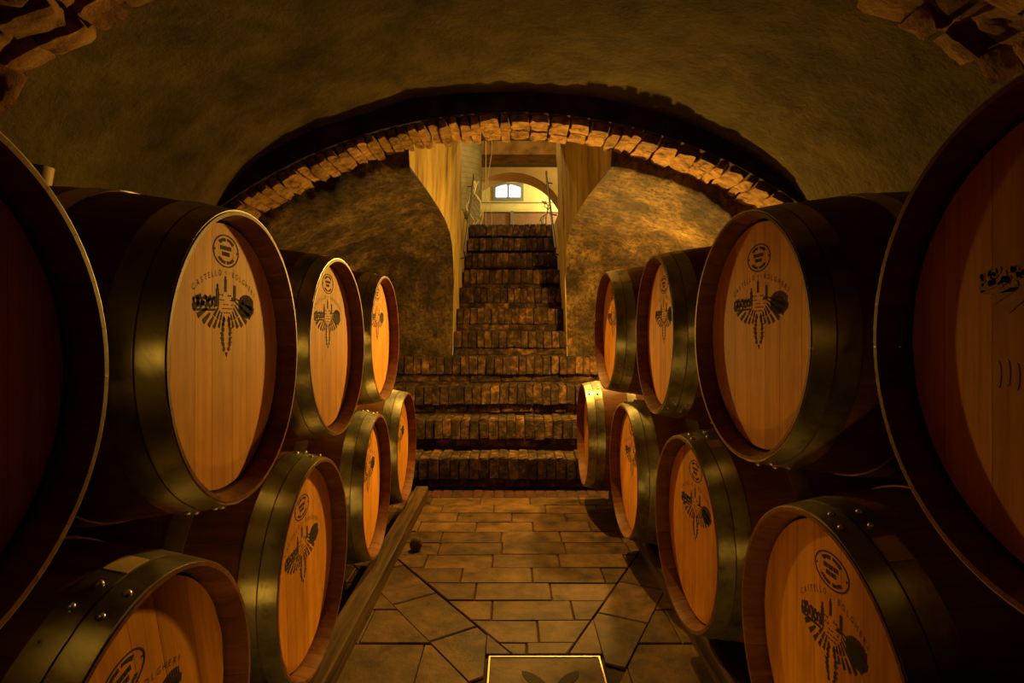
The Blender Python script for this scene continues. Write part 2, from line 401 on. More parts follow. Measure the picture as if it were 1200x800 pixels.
while t < AH:
    thin = random.random() < (0.95 if t < -0.10 else (0.5 if t < 0.1 else 0.3))
    w = (0.054 if thin else 0.103)/AR
    r = AR + 0.075
    tt = t + w/2
    if thin:
        link('brick', random.choice(ab_thin), trim1, ((r+random.uniform(-.010, .010))*math.sin(tt), 0.150+random.uniform(-.012, .012), (r+random.uniform(-.010, .010))*math.cos(tt)), (0, tt, random.uniform(-.03, .03)))
    elif random.random() < 0.45:
        for yy in (0.073, 0.227):
            rr = r + random.uniform(-.010, .012)
            link('brick', random.choice(ab_half), trim1, (rr*math.sin(tt), yy+random.uniform(-.006, .006), rr*math.cos(tt)), (random.uniform(-.03, .03), tt, random.uniform(-.04, .04)))
    else:
        rr = r + random.uniform(-.010, .010)
        link('brick', random.choice(ab_full), trim1, (rr*math.sin(tt), 0.150+random.uniform(-.012, .012), rr*math.cos(tt)), (random.uniform(-.02, .02), tt, random.uniform(-.03, .03)))
    t += w
# piers below the arch
for s in (-1, 1):
    bm = bmesh.new(); add_box(bm, min(s*1.56, s*1.95), max(s*1.56, s*1.95), 0.0, 0.30, -0.2-ACZ, AR*math.cos(AH)+0.10)
    link('pier', from_bm('pier', bm, 'oldwall'), trim1)

# ---- chamber walls around the stairs (side, rounded corner, front wall, stair reveal)
CURVE = [(3.26, -.05), (3.31, .095), (3.55, .115), (3.8, .130), (4.1, .155), (4.45, .19), (4.68, .245), (4.85, .33), (4.96, .45), (5.02, .58), (WALLY, .72)]
def chamber(s, xc0, xc1, xf, nm):
    """side vault behind the arch that turns down into the front wall; the stair slot is cut through it"""
    def edge(y, z):                           # half width of the slot
        k = min(max((z-0.8)/1.9, 0), 1); xe = xc0 + (xc1-xc0)*k
        f = min(max((4.9-y)/1.6, 0), 1); return xe + (xf-xe)*f**1.5
    def prof(x): return ACZ + math.sqrt(AR*AR - x*x)
    NV = 90
    def along(v):                             # v 0..0.62 vault, then wall down to the floor
        if v < 0.62:
            q = v/0.62*(len(CURVE)-1); a = min(int(q), len(CURVE)-2); q -= a
            return CURVE[a][0]+(CURVE[a+1][0]-CURVE[a][0])*q, CURVE[a][1]+(CURVE[a+1][1]-CURVE[a][1])*q, None
        return WALLY, None, (v-0.62)/0.38
    def pt(u, v, disp=True):
        y, dr, w = along(v)
        zt = prof(0.5)
        z_ref = zt-dr if w is None else (zt-0.72)*(1-w)
        xe = edge(y, z_ref); x = 1.66 + (xe-1.66)*u
        z = prof(x)-dr if w is None else (prof(x)-0.72)*(1-w) - 0.0
        fade = min((x-xe)/0.10, 1.0)*min(v/0.05, 1)
        n = 0.075*fnoise(x*s+5, y, z*0.8, 1.7, 6)*fade; g = 0.022*fnoise(x*s+2, y, z, 8, 5)*fade
        c = 0.0
        if w is None: return (s*x, y-(n+g)*0.35-c, z-(n+g)*0.7)
        return (s*x, y-n-g-c, z)
    me = sheet(nm, pt, 110, NV, 'oldwall')
    o = link(nm, me); tag(o, kind='structure')
    # reveal of the slot: above the vault, then full height beyond the front wall
    V = []; Fc = []; nz = 40
    cols = [(along(0.6199*k/30)[0], prof(0.5)-along(0.6199*k/30)[1]) for k in range(31)] + [(WALLY, 0.0)] + [(WALLY+0.53*k/6, 0.0) for k in range(1, 7)]
    for (y, z0) in cols:
        for m in range(nz+1):
            z = z0 + (3.7-z0)*m/nz
            x = edge(y, z); d = 0.010*fnoise(x*s+3, y, z, 3.5, 5)*(1 if 0 < m else 0)
            V.append((s*(x+d), y + (0.008*fnoise(s, 3, z, 6, 3) if abs(y-WALLY) < 1e-6 else 0), z))
    for c in range(len(cols)-1):
        for m in range(nz): Fc.append((c*(nz+1)+m, c*(nz+1)+m+1, (c+1)*(nz+1)+m+1, (c+1)*(nz+1)+m))
    link('reveal', mesh('reveal', V, Fc, 'reveal', True, 60), o)
    return o
wcl = chamber(-1, 0.512, 0.470, 0.575, 'wall_stair_left')
wcr = chamber(1, 0.478, 0.420, 0.555, 'wall_stair_right')
# chamber and stairwell ceilings
for s_, nm_ in ((-1, 'wall_chamber_left'), (1, 'wall_chamber_right')):
    xa, xb = sorted((s_*1.60, s_*1.9)); box(nm_, (xa, xb, 3.22, 5.2, -0.1, 2.8), 'oldwall', None, 0, 'structure')
box('ceiling', (-1.9, 1.9, 3.2, 5.25, 2.72, 2.85), 'oldwall', None, 0, 'structure')
for b in ((-0.70, -0.506, 5.50, 7.05, 0.0, 11*STEP_H), (0.482, 0.68, 5.50, 7.05, 0.0, 11*STEP_H)):
    box('wall_slot', b, 'reveal', None, 0.012, 'structure')
box('wall_stairhead', (-1.9, 1.9, 5.12, 5.25, 2.80, 3.75), 'oldwall', None, 0, 'structure')
# ------------------------------------------------------------------ staircase
st = empty('staircase', (0, STEP_Y, 0)); tag(st, 'worn brick staircase rising through the arched wall', 'staircase')
bm = bmesh.new()
for k in range(11):
    hw0, hw1 = (-1.50, 1.50) if k < 4 else (-0.504, 0.48)
    add_box(bm, hw0, hw1, k*STEP_T+0.040, k*STEP_T+0.40 if k < 10 else k*STEP_T+0.34, -0.05, (k+1)*STEP_H-0.022)
link('core', from_bm('core', bm, 'mortar'), st)
def sbrick(seed):
    bm = bmesh.new(); add_box(bm, -0.0298, 0.0298, 0, 0.262, -0.140, 0)
    bmesh.ops.bevel(bm, geom=[e for e in bm.edges], offset=0.0065, segments=1, affect='EDGES')
    r = random.Random(seed)
    for v in bm.verts: v.co += Vector((r.uniform(-.003, .003), r.uniform(-.006, .006), r.uniform(-.005, .004)))
    return from_bm('brick', bm, 'brick')
sb = [sbrick(k) for k in range(8)]
def bbrick(seed):
    bm = bmesh.new(); add_box(bm, -0.120, 0.120, 0, 0.1, -0.029, 0.029)
    bmesh.ops.bevel(bm, geom=[e for e in bm.edges], offset=0.006, segments=1, affect='EDGES')
    r = random.Random(seed+40)
    for v in bm.verts: v.co += Vector((r.uniform(-.003, .003), r.uniform(-.006, .006), r.uniform(-.004, .004)))
    return from_bm('course_brick', bm, 'brick')
bb = [bbrick(k) for k in range(5)]
for k in range(11):
    x0, x1 = (-1.0, 0.98) if k < 4 else (-0.500, 0.475)
    if k > 6: x0, x1 = -0.49, 0.462
    x = x0
    while x < x1:
        w = 0.0630*random.uniform(0.94, 1.1)
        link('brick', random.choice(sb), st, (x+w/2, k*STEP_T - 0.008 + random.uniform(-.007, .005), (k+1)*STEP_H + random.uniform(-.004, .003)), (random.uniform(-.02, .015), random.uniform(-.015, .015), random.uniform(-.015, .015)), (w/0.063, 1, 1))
        x += w
    x = x0 + random.uniform(-0.1, 0)
    while x < x1:
        cx = min(max(x+0.124, x0+0.12), x1-0.12)
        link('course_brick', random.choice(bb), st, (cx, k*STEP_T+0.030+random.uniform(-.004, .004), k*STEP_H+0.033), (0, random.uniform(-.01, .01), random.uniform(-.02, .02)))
        x += 0.25

# ------------------------------------------------------------------ barrels
BL, RB, RE = 0.94, 0.340, 0.288
NST = 28
def ro(x): return RB - (RB-RE)*(2*x/BL)**2
def stave_mesh():
    xs = [-BL/2, -BL/2+0.03, -BL/2+0.06] + [-BL/2+0.06+(BL-0.12)*k/10 for k in range(1, 10)] + [BL/2-0.06, BL/2-0.03, BL/2]
    half = PI/NST - 0.0011
    V = []; Fc = []
    for x in xs:
        r = ro(x); ti = 0.026 if abs(x) < BL/2-0.01 else 0.007
        if abs(abs(x)-(BL/2-0.03)) < 1e-6: ti = 0.022
        for q in (-1, -1/3, 1/3, 1): V.append((x, r*math.sin(q*half), r*math.cos(q*half)))
        ri = r-ti
        for q in (1, 1/3, -1/3, -1): V.append((x, ri*math.sin(q*half), ri*math.cos(q*half)))
    n = 8
    for i in range(len(xs)-1):
        for k in range(n): Fc.append((i*n+k, i*n+(k+1) % n, (i+1)*n+(k+1) % n, (i+1)*n+k))
    Fc += [tuple(range(n))[::-1], tuple(range((len(xs)-1)*n, len(xs)*n))]
    return mesh('stave', V, Fc, 'stave', True, 40)
STAVE = stave_mesh()
HEADR, HEADX = 0.2665, BL/2-0.044
edges = [-0.268, -0.202, -0.122, -0.058, 0.030, 0.094, 0.182, 0.268]
def board_mesh(a, b):
    a += 0.0005; b -= 0.0005
    a2 = max(a, -HEADR*0.9995); b2 = min(b, HEADR*0.9995)
    ys = [a2+(b2-a2)*k/8 for k in range(9)]
    top = [(y, math.sqrt(max(HEADR**2-y*y, 1e-8))) for y in ys]; poly = top + [(y, -z) for y, z in reversed(top)]
    n = len(poly); V = [(0, p[0], p[1]) for p in poly] + [(-0.02, p[0], p[1]) for p in poly]
    Fc = [tuple(range(n)), tuple(range(n, 2*n))[::-1]] + [(i, (i+1) % n, n+(i+1) % n, n+i) for i in range(n)]
    return mesh('head_board', V, Fc, 'head')
BOARDS = [board_mesh(a, b) for a, b in zip(edges, edges[1:])]
n = 40
REAR = mesh('rear_head', [(-BL/2+0.044, HEADR*math.cos(2*PI*k/n), HEADR*math.sin(2*PI*k/n)) for k in range(n)] + [(-BL/2+0.064, HEADR*math.cos(2*PI*k/n), HEADR*math.sin(2*PI*k/n)) for k in range(n)],
            [tuple(range(n)), tuple(range(n, 2*n))[::-1]] + [(i, (i+1) % n, n+(i+1) % n, n+i) for i in range(n)], 'head')
def hoop_mesh(x0, x1):
    n = 96; V = []; Fc = []
    for k in range(n):
        t = 2*PI*k/n; tt = (t+PI) % (2*PI) - PI
        ex = 0.0022 if abs(tt) < 0.16 else 0.0
        for (x, d) in ((x0, 0.0028), (x1, 0.0028), (x1, -0.003), (x0, -0.003)):
            r = ro(x) + d + (ex if d > 0 else 0); V.append((x, r*math.sin(t), r*math.cos(t)))
    for k in range(n):
        a, b = 4*k, 4*((k+1) % n)
        for q in range(4): Fc.append((a+q, a+(q+1) % 4, b+(q+1) % 4, b+q))
    return mesh('hoop', V, Fc, 'steel', True, 40)
HSPEC = [(BL/2-0.043, BL/2-0.002), (BL/2-0.088, BL/2-0.046), (BL/2-0.262, BL/2-0.217)]
HOOPS = [hoop_mesh(a, b) for a, b in HSPEC]; RHOOPS = [hoop_mesh(-b, -a) for a, b in HSPEC]
def rivet_mesh():
    bm = bmesh.new(); bmesh.ops.create_uvsphere(bm, u_segments=10, v_segments=6, radius=0.0068)
    for v in bm.verts: v.co.z *= 0.75
    return from_bm('rivet', bm, 'rivet', True, 60)
RIVET = rivet_mesh()
STICK = None
def sticker_mesh():
    V = []; nn = 5; x0, x1 = HSPEC[1][0]+0.004, HSPEC[1][1]-0.002
    for k in range(nn):
        t = -0.09 + 0.18*k/(nn-1)
        for x, d in ((x0, 0.0040), (x1, 0.0040), (x1, 0.001), (x0, 0.001)):
            r = ro(x)+d; V.append((x, r*math.sin(t), r*math.cos(t)))
    Fc = [(4*k+q, 4*k+(q+1) % 4, 4*k+4+(q+1) % 4, 4*k+4+q) for k in range(nn-1) for q in range(4)] + [(0, 1, 2, 3), (16, 19, 18, 17)]
    return mesh('sticker', V, Fc, 'paper')
STICK = sticker_mesh()
# --- prints branded on the head (drawn in y right / z up, then raised 0.6 mm)
PX = 0.0007
def flat_polys(name, polys):
    bm = bmesh.new()
    for p in polys:
        if len(p) < 3: continue
        a = sum(p[i][0]*p[(i+1) % len(p)][1]-p[(i+1) % len(p)][0]*p[i][1] for i in range(len(p)))
        if a < 0: p = p[::-1]
        fr = [bm.verts.new((PX, q[0], q[1])) for q in p]; bk = [bm.verts.new((-0.0004, q[0], q[1])) for q in p]
        bm.faces.new(fr)
        for i in range(len(p)): j = (i+1) % len(p); bm.faces.new((fr[i], bk[i], bk[j], fr[j]))
    return from_bm(name, bm, 'ink')
def ell(cx, cz, a, b, n=14, ph=0.0, wob=0.0, rnd=None):
    return [(cx+a*(1+(rnd.uniform(-wob, wob) if rnd else 0))*math.cos(2*PI*k/n+ph), cz+b*(1+(rnd.uniform(-wob, wob) if rnd else 0))*math.sin(2*PI*k/n+ph)) for k in range(n)]
def ringp(cx, cz, a0, b0, w, n=40):
    out = []
    for k in range(n):
        t0, t1 = 2*PI*k/n, 2*PI*(k+1)/n
        out.append([(cx+a0*math.cos(t0), cz+b0*math.sin(t0)), (cx+a0*math.cos(t1), cz+b0*math.sin(t1)), (cx+(a0-w)*math.cos(t1), cz+(b0-w)*math.sin(t1)), (cx+(a0-w)*math.cos(t0), cz+(b0-w)*math.sin(t0))])
    return out
def quad(cx, cz, w, h): return [(cx-w/2, cz-h/2), (cx+w/2, cz-h/2), (cx+w/2, cz+h/2), (cx-w/2, cz+h/2)]
def stamp():
    rn = random.Random(3); P = ringp(0, 0, 0.055, 0.0335, 0.003)
    for (t0, t1, m) in ((0.22*PI, 0.78*PI, 11), (1.20*PI, 1.80*PI, 11)):   # curved words too worn to read
        for k in range(m):
            if k in (5,): continue
            a, b = t0+(t1-t0)*k/m, t0+(t1-t0)*(k+0.8)/m
            w0, w1 = 0.90, 0.70+rn.uniform(-.03, .03)
            P.append([(0.047*w0*1.02*math.cos(a), 0.0295*w0*math.sin(a)), (0.047*w0*1.02*math.cos(b), 0.0295*w0*math.sin(b)), (0.047*w1*math.cos(b), 0.0295*w1*math.sin(b)), (0.047*w1*math.cos(a), 0.0295*w1*math.sin(a))])
    for z, xs in ((0.006, (-.022, -.015, -.006, .001, .010, .018)), (-0.006, (-.014, -.006, .003, .011))):
        for x in xs: P.append(quad(x, z, 0.0062, 0.0082))
    for s in (-1, 1): P.append(ell(s*0.0475, 0, 0.0022, 0.0022, 8))
    return flat_polys('stamp', P)
def emblem():
    rn = random.Random(5); P = []
    # towers and castle
    P += [quad(-0.004, 0.040, 0.010, 0.026), quad(-0.004, 0.055, 0.005, 0.008)]
    P += [quad(0.040, 0.026, 0.010, 0.034), quad(0.031, 0.013, 0.014, 0.008), quad(-0.040, 0.014, 0.012, 0.036), quad(-0.040, 0.036, 0.006, 0.010)]
    for x in (-0.030, -0.018, 0.010, 0.020): P.append(quad(x, 0.020, 0.006, 0.003))
    for r_ in range(4):
        for x in range(5):
            if rn.random() < 0.75: P.append(quad(-0.026+x*0.012+(r_ % 2)*0.005, 0.010-r_*0.0085, 0.0072, 0.0022))
    # row of trees on one side
    for x, a, b in ((-0.130, 0.012, 0.013), (-0.112, 0.013, 0.015), (-0.092, 0.013, 0.014), (-0.072, 0.012, 0.014), (-0.056, 0.010, 0.013)):
        for k in range(7):
            t = 2*PI*k/7+rn.random(); P.append(ell(x+a*0.62*math.cos(t), 0.004+b*0.62*math.sin(t), a*0.36, b*0.34, 7, rn.random(), 0.25, rn))
    P.append([(-0.140, -0.010), (-0.048, -0.008), (-0.048, -0.013), (-0.136, -0.015)])
    # dark hatched round tree on the other side
    P.append(ell(0.096, -0.004, 0.033, 0.019, 22, 0, 0.06, rn))
    for k in range(13):
        x = 0.062+k*0.0062; hh = 0.026*math.sqrt(max(0.05, 1-((x-0.100)/0.046)**2)); P.append(quad(x, 0.000, 0.0030, 2*hh))
    # furrows fanning out below
    for s in (-1, 1):
        for k in range(7):
            a = math.radians(197+k*10.5); r0, r1 = 0.045+0.003*k, 0.148-0.010*k
            wd = math.radians(2.9)
            for (q0, q1) in ((r0, r0+(r1-r0)*0.45), (r0+(r1-r0)*0.52, r1)):
                if s < 0 and rn.random() < 0.18: continue
                P.append([(-s*q0*math.cos(a-wd*.6), 0.026+q0*math.sin(a-wd*.6)*0.78), (-s*q1*math.cos(a-wd), 0.026+q1*math.sin(a-wd)*0.78), (-s*q1*math.cos(a+wd), 0.026+q1*math.sin(a+wd)*0.78), (-s*q0*math.cos(a+wd*.6), 0.026+q0*math.sin(a+wd*.6)*0.78)])
    # cypress avenue down the middle
    for s in (-1, 1):
        for k in range(7):
            z = -0.030-k*0.0098; x = s*(0.010+0.0075*math.sin(PI*(k+0.6)/7.2)) + rn.uniform(-.002, .002)
            P.append(ell(x, z, 0.0060, 0.0050, 8, rn.random(), 0.25, rn))
            if rn.random() < .7: P.append(quad(x+s*0.007, z+0.003, 0.006, 0.003))
    P.append([(-0.006, -0.096), (0.006, -0.096), (0.001, -0.106)])
    return flat_polys('emblem', P)
def lettering():
    bm = bmesh.new(); txt = 'CASTELLO DI BOLGHERI'
    R_, tot = 0.275, 0.0
    meshes = []
    for ch in txt:
        small = False
        if ch == ' ': meshes.append((None, 0.0075)); continue
        cu = bpy.data.curves.new('t', 'FONT'); cu.body = ch; cu.size = 0.0172; cu.offset = -0.0001; cu.resolution_u = 2; cu.extrude = 0
        o = bpy.data.objects.new('t', cu); COL.objects.link(o); bpy.context.view_layer.update()
        me = bpy.data.meshes.new_from_object(o.evaluated_get(bpy.context.evaluated_depsgraph_get())); bpy.data.objects.remove(o)
        xs = [v.co.x for v in me.vertices]; w = max(xs)-min(xs); meshes.append((me, w+0.0078, min(xs)))
    k = 0
    for idx, e in enumerate(meshes): tot += e[1]
    a = tot/2/R_
    for idx, e in enumerate(meshes):
        wv = e[1]
        if e[0] is not None:
            sc = 0.62 if txt[max(0, idx-1):idx+1] in (' D', 'DI') else 1.0
            t = a - wv/2/R_
            for p in e[0].polygons:
                vs = []
                for i in p.vertices:
                    c = e[0].vertices[i].co; lx = (c.x-e[2]-(wv-0.0078)/2)*sc; lz = c.y*sc + (0.0025 if sc < 1 else 0)
                    vs.append(bm.verts.new((PX, R_*math.sin(-t)*-1*-1 + lx*math.cos(t) - lz*math.sin(t)*1.0 if False else -R_*math.sin(t) + lx*math.cos(t) - lz*math.sin(t), R_*math.cos(t) + lx*math.sin(t) + lz*math.cos(t))))
                if len(vs) > 2: bm.faces.new(vs)
        a -= wv/R_
    for v in bm.verts: v.co.z -= R_
    me = bpy.data.meshes.new('lettering'); bm.to_mesh(me); bm.free(); me.materials.append(M['ink'])
    return me
STAMP, EMBLEM, LETTER = stamp(), emblem(), lettering()
EMBLEM_WORN = EMBLEM.copy(); EMBLEM_WORN.materials[0] = M['ink_worn']
MARK = flat_polys('chalk_mark', [ell(-0.112+k*0.013, 0.003*(k % 2), 0.0035, 0.016, 10, 0.3) for k in range(4)])
MARK.materials[0] = M['ink_worn']
def bung_mesh():
    bm = bmesh.new(); bmesh.ops.create_cone(bm, cap_ends=True, segments=20, radius1=0.024, radius2=0.031, depth=0.05); 
    return from_bm('bung', bm, 'bung', True, 40)
BUNG = bung_mesh()
def barrel(a, y, zr, yaw, side, label, group, seed, lap=0.0, printroll=0.0, sticker=None, pz=0.0, psx=1.0, worn=False):
    rn = random.Random(seed)
    rz = -yaw if side < 0 else PI - yaw
    fx = Vector((math.cos(rz), math.sin(rz), 0))
    c = Vector((side*a, y, CAMH+zr)) - fx*(BL/2)
    o = empty('oak_barrel', (c.x, c.y, c.z-RB), rz); tag(o, label, 'barrel', group)
    roll = rn.uniform(0, 1); ax = (0, 0, RB)
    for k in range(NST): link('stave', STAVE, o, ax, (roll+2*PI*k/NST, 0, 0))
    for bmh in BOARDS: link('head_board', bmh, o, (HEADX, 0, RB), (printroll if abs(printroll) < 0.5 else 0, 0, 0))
    link('rear_head', REAR, o, ax)
    for i, h in enumerate(HOOPS):
        la = lap + (0.0, 0.03, 0.5)[i]
        hp = link('hoop', h, o, ax, (-la, 0, 0))
        xm = sum(HSPEC[i])/2; r = ro(xm)+0.0052
        for dt in (-0.075, 0.075):
            q = dt
            link('rivet', RIVET, hp, (xm+0.004*(1 if dt > 0 else -1), r*math.sin(q), r*math.cos(q)), (-q, 0, 0))
    for h in RHOOPS: link('hoop', h, o, ax, (rn.uniform(0, 6), 0, 0))
    if sticker is not None: link('sticker', STICK, o, ax, (-sticker, 0, 0))
    pr = (printroll, 0, 0)
    def at(z): return (HEADX, -math.sin(printroll)*z, RB+math.cos(printroll)*z)
    if worn:
        link('emblem', EMBLEM_WORN, o, at(0.098+pz), pr); link('chalk_mark', MARK, o, at(-0.04), pr)
    else:
        link('stamp', STAMP, o, at(0.208+pz), pr); link('lettering', LETTER, o, at(0.158+pz), pr, (1, psx, 1)); link('emblem', EMBLEM, o, at(0.098+pz), pr, (1, psx, 1))
    if seed != 110: link('bung', BUNG, o, (0.04, 0, RB*2+0.018))
    return o
GU = 'oak barrels stacked in two rows along each side'
rowL, rowR = 'on the side with the exposed timber rail', 'on the side without a visible rail'
ordn = ['first from the stairs', 'second from the stairs', 'third from the stairs', 'fourth from the stairs']
def lab(row, k, side): return '%s-row oak barrel %s, %s' % (row, 'along the exposed timber rail' if side < 0 else 'across from the timber rail', ordn[k])
BAR = [  # a, y, z, yaw, side, row, order, lap, printroll, sticker
 (0.589, 2.766, -0.047, 0.011, -1, 'upper', 0, 2.4, 0, None), (0.570, 1.963, -0.060, 0.020, -1, 'upper', 1, 2.8, 0, None),
 (0.540, 1.204, -0.055, -0.011, -1, 'upper', 2, 3.4, 0, None), (0.540, 0.50, -0.055, 0.0, -1, 'upper', 3, 2.9, 0, None),
 (0.568, 3.207, -0.643, 0.0, -1, 'lower', 0, 1.0, 0, None), (0.558, 2.463, -0.655, -0.025, -1, 'lower', 1, 0.10, 0, None),
 (0.540, 1.645, -0.660, 0.0, -1, 'lower', 2, 0.12, 0.05, None), (0.530, 0.905, -0.668, 0.0, -1, 'lower', 3, -0.30, 0.25, 0.02),
 (0.460, 2.937, -0.012, -0.030, 1, 'upper', 0, 2.2, 0, None), (0.519, 2.182, -0.022, 0.004, 1, 'upper', 1, 2.5, 0, None),
 (0.542, 1.395, -0.016, -0.070, 1, 'upper', 2, 2.9, 0, None), (0.545, 0.60, -0.016, 0.0, 1, 'upper', 3, 3.0, 0, None),
 (0.405, 3.401, -0.612, 0.0, 1, 'lower', 0, 0.5, 0, None), (0.490, 2.618, -0.630, -0.027, 1, 'lower', 1, -0.2, 0, None),
 (0.530, 1.840, -0.630, -0.045, 1, 'lower', 2, 0.08, 0, 0.30), (0.540, 1.075, -0.627, -0.03, 1, 'lower', 3, 0.18, 0, 0.44),
]
PZ = {2: 0.004, 1: 0.0, 0: 0.0, 6: -0.045, 7: -0.055}
for i, (a, y, z, yw, sd, row, k, lp, pr, stk) in enumerate(BAR):
    barrel(a, y, z, yw, sd, lab(row, k, sd), GU, 100+i, lp, pr, stk, PZ.get(i, -0.025), 0.74 if i == 15 else 0.92, i == 11)
# timber rails the lower rows rest on
def rail(x0, x1, h, label):
    bm = bmesh.new(); nn = 24; V = []
    prof = [(x0, 0), (x1, 0), (x1, h-0.006), (x1-0.006, h), (x0+0.008, h), (x0, h-0.010)]
    rings = []
    for k in range(nn+1):
        y = -0.4 + 4.05*k/nn
        rings.append([bm.verts.new((px+0.004*fnoise(px*9, y, pz*9, 2.5, 3), y, max(pz+(0.003*fnoise(px*5, y, 4, 3, 3) if pz > 0 else 0), 0.0))) for px, pz in prof])
    for p, q in zip(rings, rings[1:]):
        for k in range(6): bm.faces.new((p[k], p[(k+1) % 6], q[(k+1) % 6], q[k]))
    bm.faces.new(rings[0][::-1]); bm.faces.new(rings[-1])
    o = link('timber_rail', from_bm('timber_rail', bm, 'rail')); tag(o, label, 'timber', None); return o
rail(-0.60, -0.52, 0.072, 'long rough timber rail on the floor exposed beneath a row of barrels')
rail(0.60, 0.72, 0.086, 'timber rail lying in shadow beneath the barrels on the dark floor')
rail(-1.42, -1.30, 0.058, 'rear timber rail hidden under barrels beside the exposed front rail')
rail(1.25, 1.37, 0.09, 'rear timber rail hidden under barrels beside the shadowed rail')

# ------------------------------------------------------------------ floor details
sl = empty('floor_slab', (0, 0, 0)); tag(sl, 'square floor slab with pale metal edge and dark leaf emblem', 'floor slab')
x0, x1, y0, y1 = PL
link('slab', prism('slab', [(x0+.006, y0+.006), (x1-.006, y0+.006), (x1-.006, y1-.006), (x0+.006, y1-.006)], -0.015, -0.001, 'tile', 0.001), sl)
bm = bmesh.new()
for b in ((x0, x1, y1-.005, y1), (x0, x1, y0, y0+.005), (x0, x0+.005, y0+.005, y1-.005), (x1-.005, x1, y0+.005, y1-.005)): add_box(bm, b[0], b[1], b[2], b[3], -0.015, 0.002)
link('edge_strip', from_bm('edge_strip', bm, 'brass'), sl)
def leaf(p, q, w, n=10):
    P, Q = Vector(p), Vector(q); d = Q-P; nn = Vector((-d.y, d.x)).normalized()
    top = [P+d*(k/n)+nn*w*math.sin(PI*(k/n)**0.8) for k in range(n+1)]; bot = [P+d*(k/n)-nn*w*math.sin(PI*(k/n)**0.8) for k in range(n-1, 0, -1)]
    return [tuple(v) for v in top+bot]
for p, q in (((0.030, 1.806), (0.115, 1.70)), ((0.205, 1.806), (0.118, 1.70))):
    pl = leaf(p, q, 0.020); n = len(pl)
    me = mesh('leaf_mark', [(a, b, -0.0012) for a, b in pl] + [(a, b, 0.0004) for a, b in pl], [tuple(range(n, 2*n))] + [(i, (i+1) % n, n+(i+1) % n, n+i) for i in range(n)], 'ink')
    link('leaf_mark', me, sl)
bm = bmesh.new(); bmesh.ops.create_uvsphere(bm, u_segments=18, v_segments=12, radius=0.030)
for v in bm.verts:
    v.co.z = max(v.co.z*1.15, -0.026); v.co += noise.noise_vector(v.co*30)*0.002
kb = link('wooden_knob', from_bm('wooden_knob', bm, 'rail', True, 50), None, (-0.455, 2.79, 0.0262)); tag(kb, 'small rounded brown knob lying on the tiles by the timber rail', 'knob')

# ------------------------------------------------------------------ hall at the head of the stairs
HZ = 11*STEP_H
box('floor', (-3.2, 3.2, 7.0, 15.0, HZ-0.3, HZ-0.006), 'tan', None, 0, 'structure')
box('floor', (-3.2, -0.69, 5.45, 7.0, HZ-0.3, HZ-0.006), 'tan', None, 0, 'structure')
box('floor', (0.67, 3.2, 5.45, 7.0, HZ-0.3, HZ-0.006), 'tan', None, 0, 'structure')
box('wall_hall_left', (-3.2, -3.05, 5.4, 14.2, HZ-0.1, 5.6), 'tan', None, 0, 'structure')
box('wall_hall_right', (3.05, 3.2, 5.4, 14.2, HZ-0.1, 5.6), 'tan', None, 0, 'structure')
box('ceiling', (-3.2, 3.2, 5.0, 14.2, 5.5, 5.65), 'tan', None, 0, 'structure')
for x0, x1, z0, z1 in ((-3.2, -0.54, HZ-0.3, 5.6), (0.50, 3.2, HZ-0.3, 5.6), (-0.54, 0.50, 3.62, 5.6)):
    box('wall_hall_near', (x0, x1, 5.50, 5.60, z0, z1), 'tan', None, 0, 'structure')
# rough lintel and beam across the hall
lt = box('trim_3', (-3.05, 3.05, 8.2, 8.7, CAMH+(384.5-181)*8.2/F, 5.5), 'lintel', None, 0, 'structure')
be = empty('ceiling_beam', (0, 9.2, 0)); tag(be, 'brown horizontal beam crossing the upper hall below the ceiling', 'beam')
zb = CAMH + (384.5-191)*9.2/F
bo = box('beam', (-3.05, 3.05, 0, 0.12, zb, zb+0.13), 'lintel', be)
box('flange', (-3.05, 3.05, -0.04, 0.16, zb-0.022, zb-0.001), 'iron', be)
# cross wall with a round-headed opening
def crosswall():
    Y0, Y1 = 11.0, 11.72; cx = 0.0; Rr = 1.02; cz = CAMH+(384.5-202)*Y0/F-Rr
    nn = 32; V = []; Fc = []
    pts = [(cx+Rr, HZ-0.1)] + [(cx+Rr*math.cos(PI*k/nn), cz+Rr*math.sin(PI*k/nn)) for k in range(nn+1)] + [(cx-Rr, HZ-0.1)]
    outer = [(3.05, HZ-0.1)] + [(cx+3.0*math.cos(PI*k/nn) if 0 < k < nn else (3.05 if k == 0 else -3.05), 5.5 if 0 < k < nn else cz) for k in range(nn+1)] + [(-3.05, HZ-0.1)]
    m_ = len(pts)
    for Y in (Y0, Y1):
        V += [(p[0], Y, p[1]) for p in pts]; V += [(p[0], Y, p[1]) for p in outer]
    for i in range(m_-1):
        Fc.append((i, i+1, m_+i+1, m_+i)); Fc.append((2*m_+i, 3*m_+i, 3*m_+i+1, 2*m_+i+1))
    me = mesh('wall_hall_cross', V, Fc, 'tan'); o = link('wall_hall_cross', me); tag(o, kind='structure')
    V2 = [(p[0], Y, p[1]) for Y in (Y0, Y1) for p in pts]
    s = link('soffit', mesh('soffit', V2, [(i, i+1, m_+i+1, m_+i) for i in range(m_-1)], 'terra', True, 40), o)
crosswall()
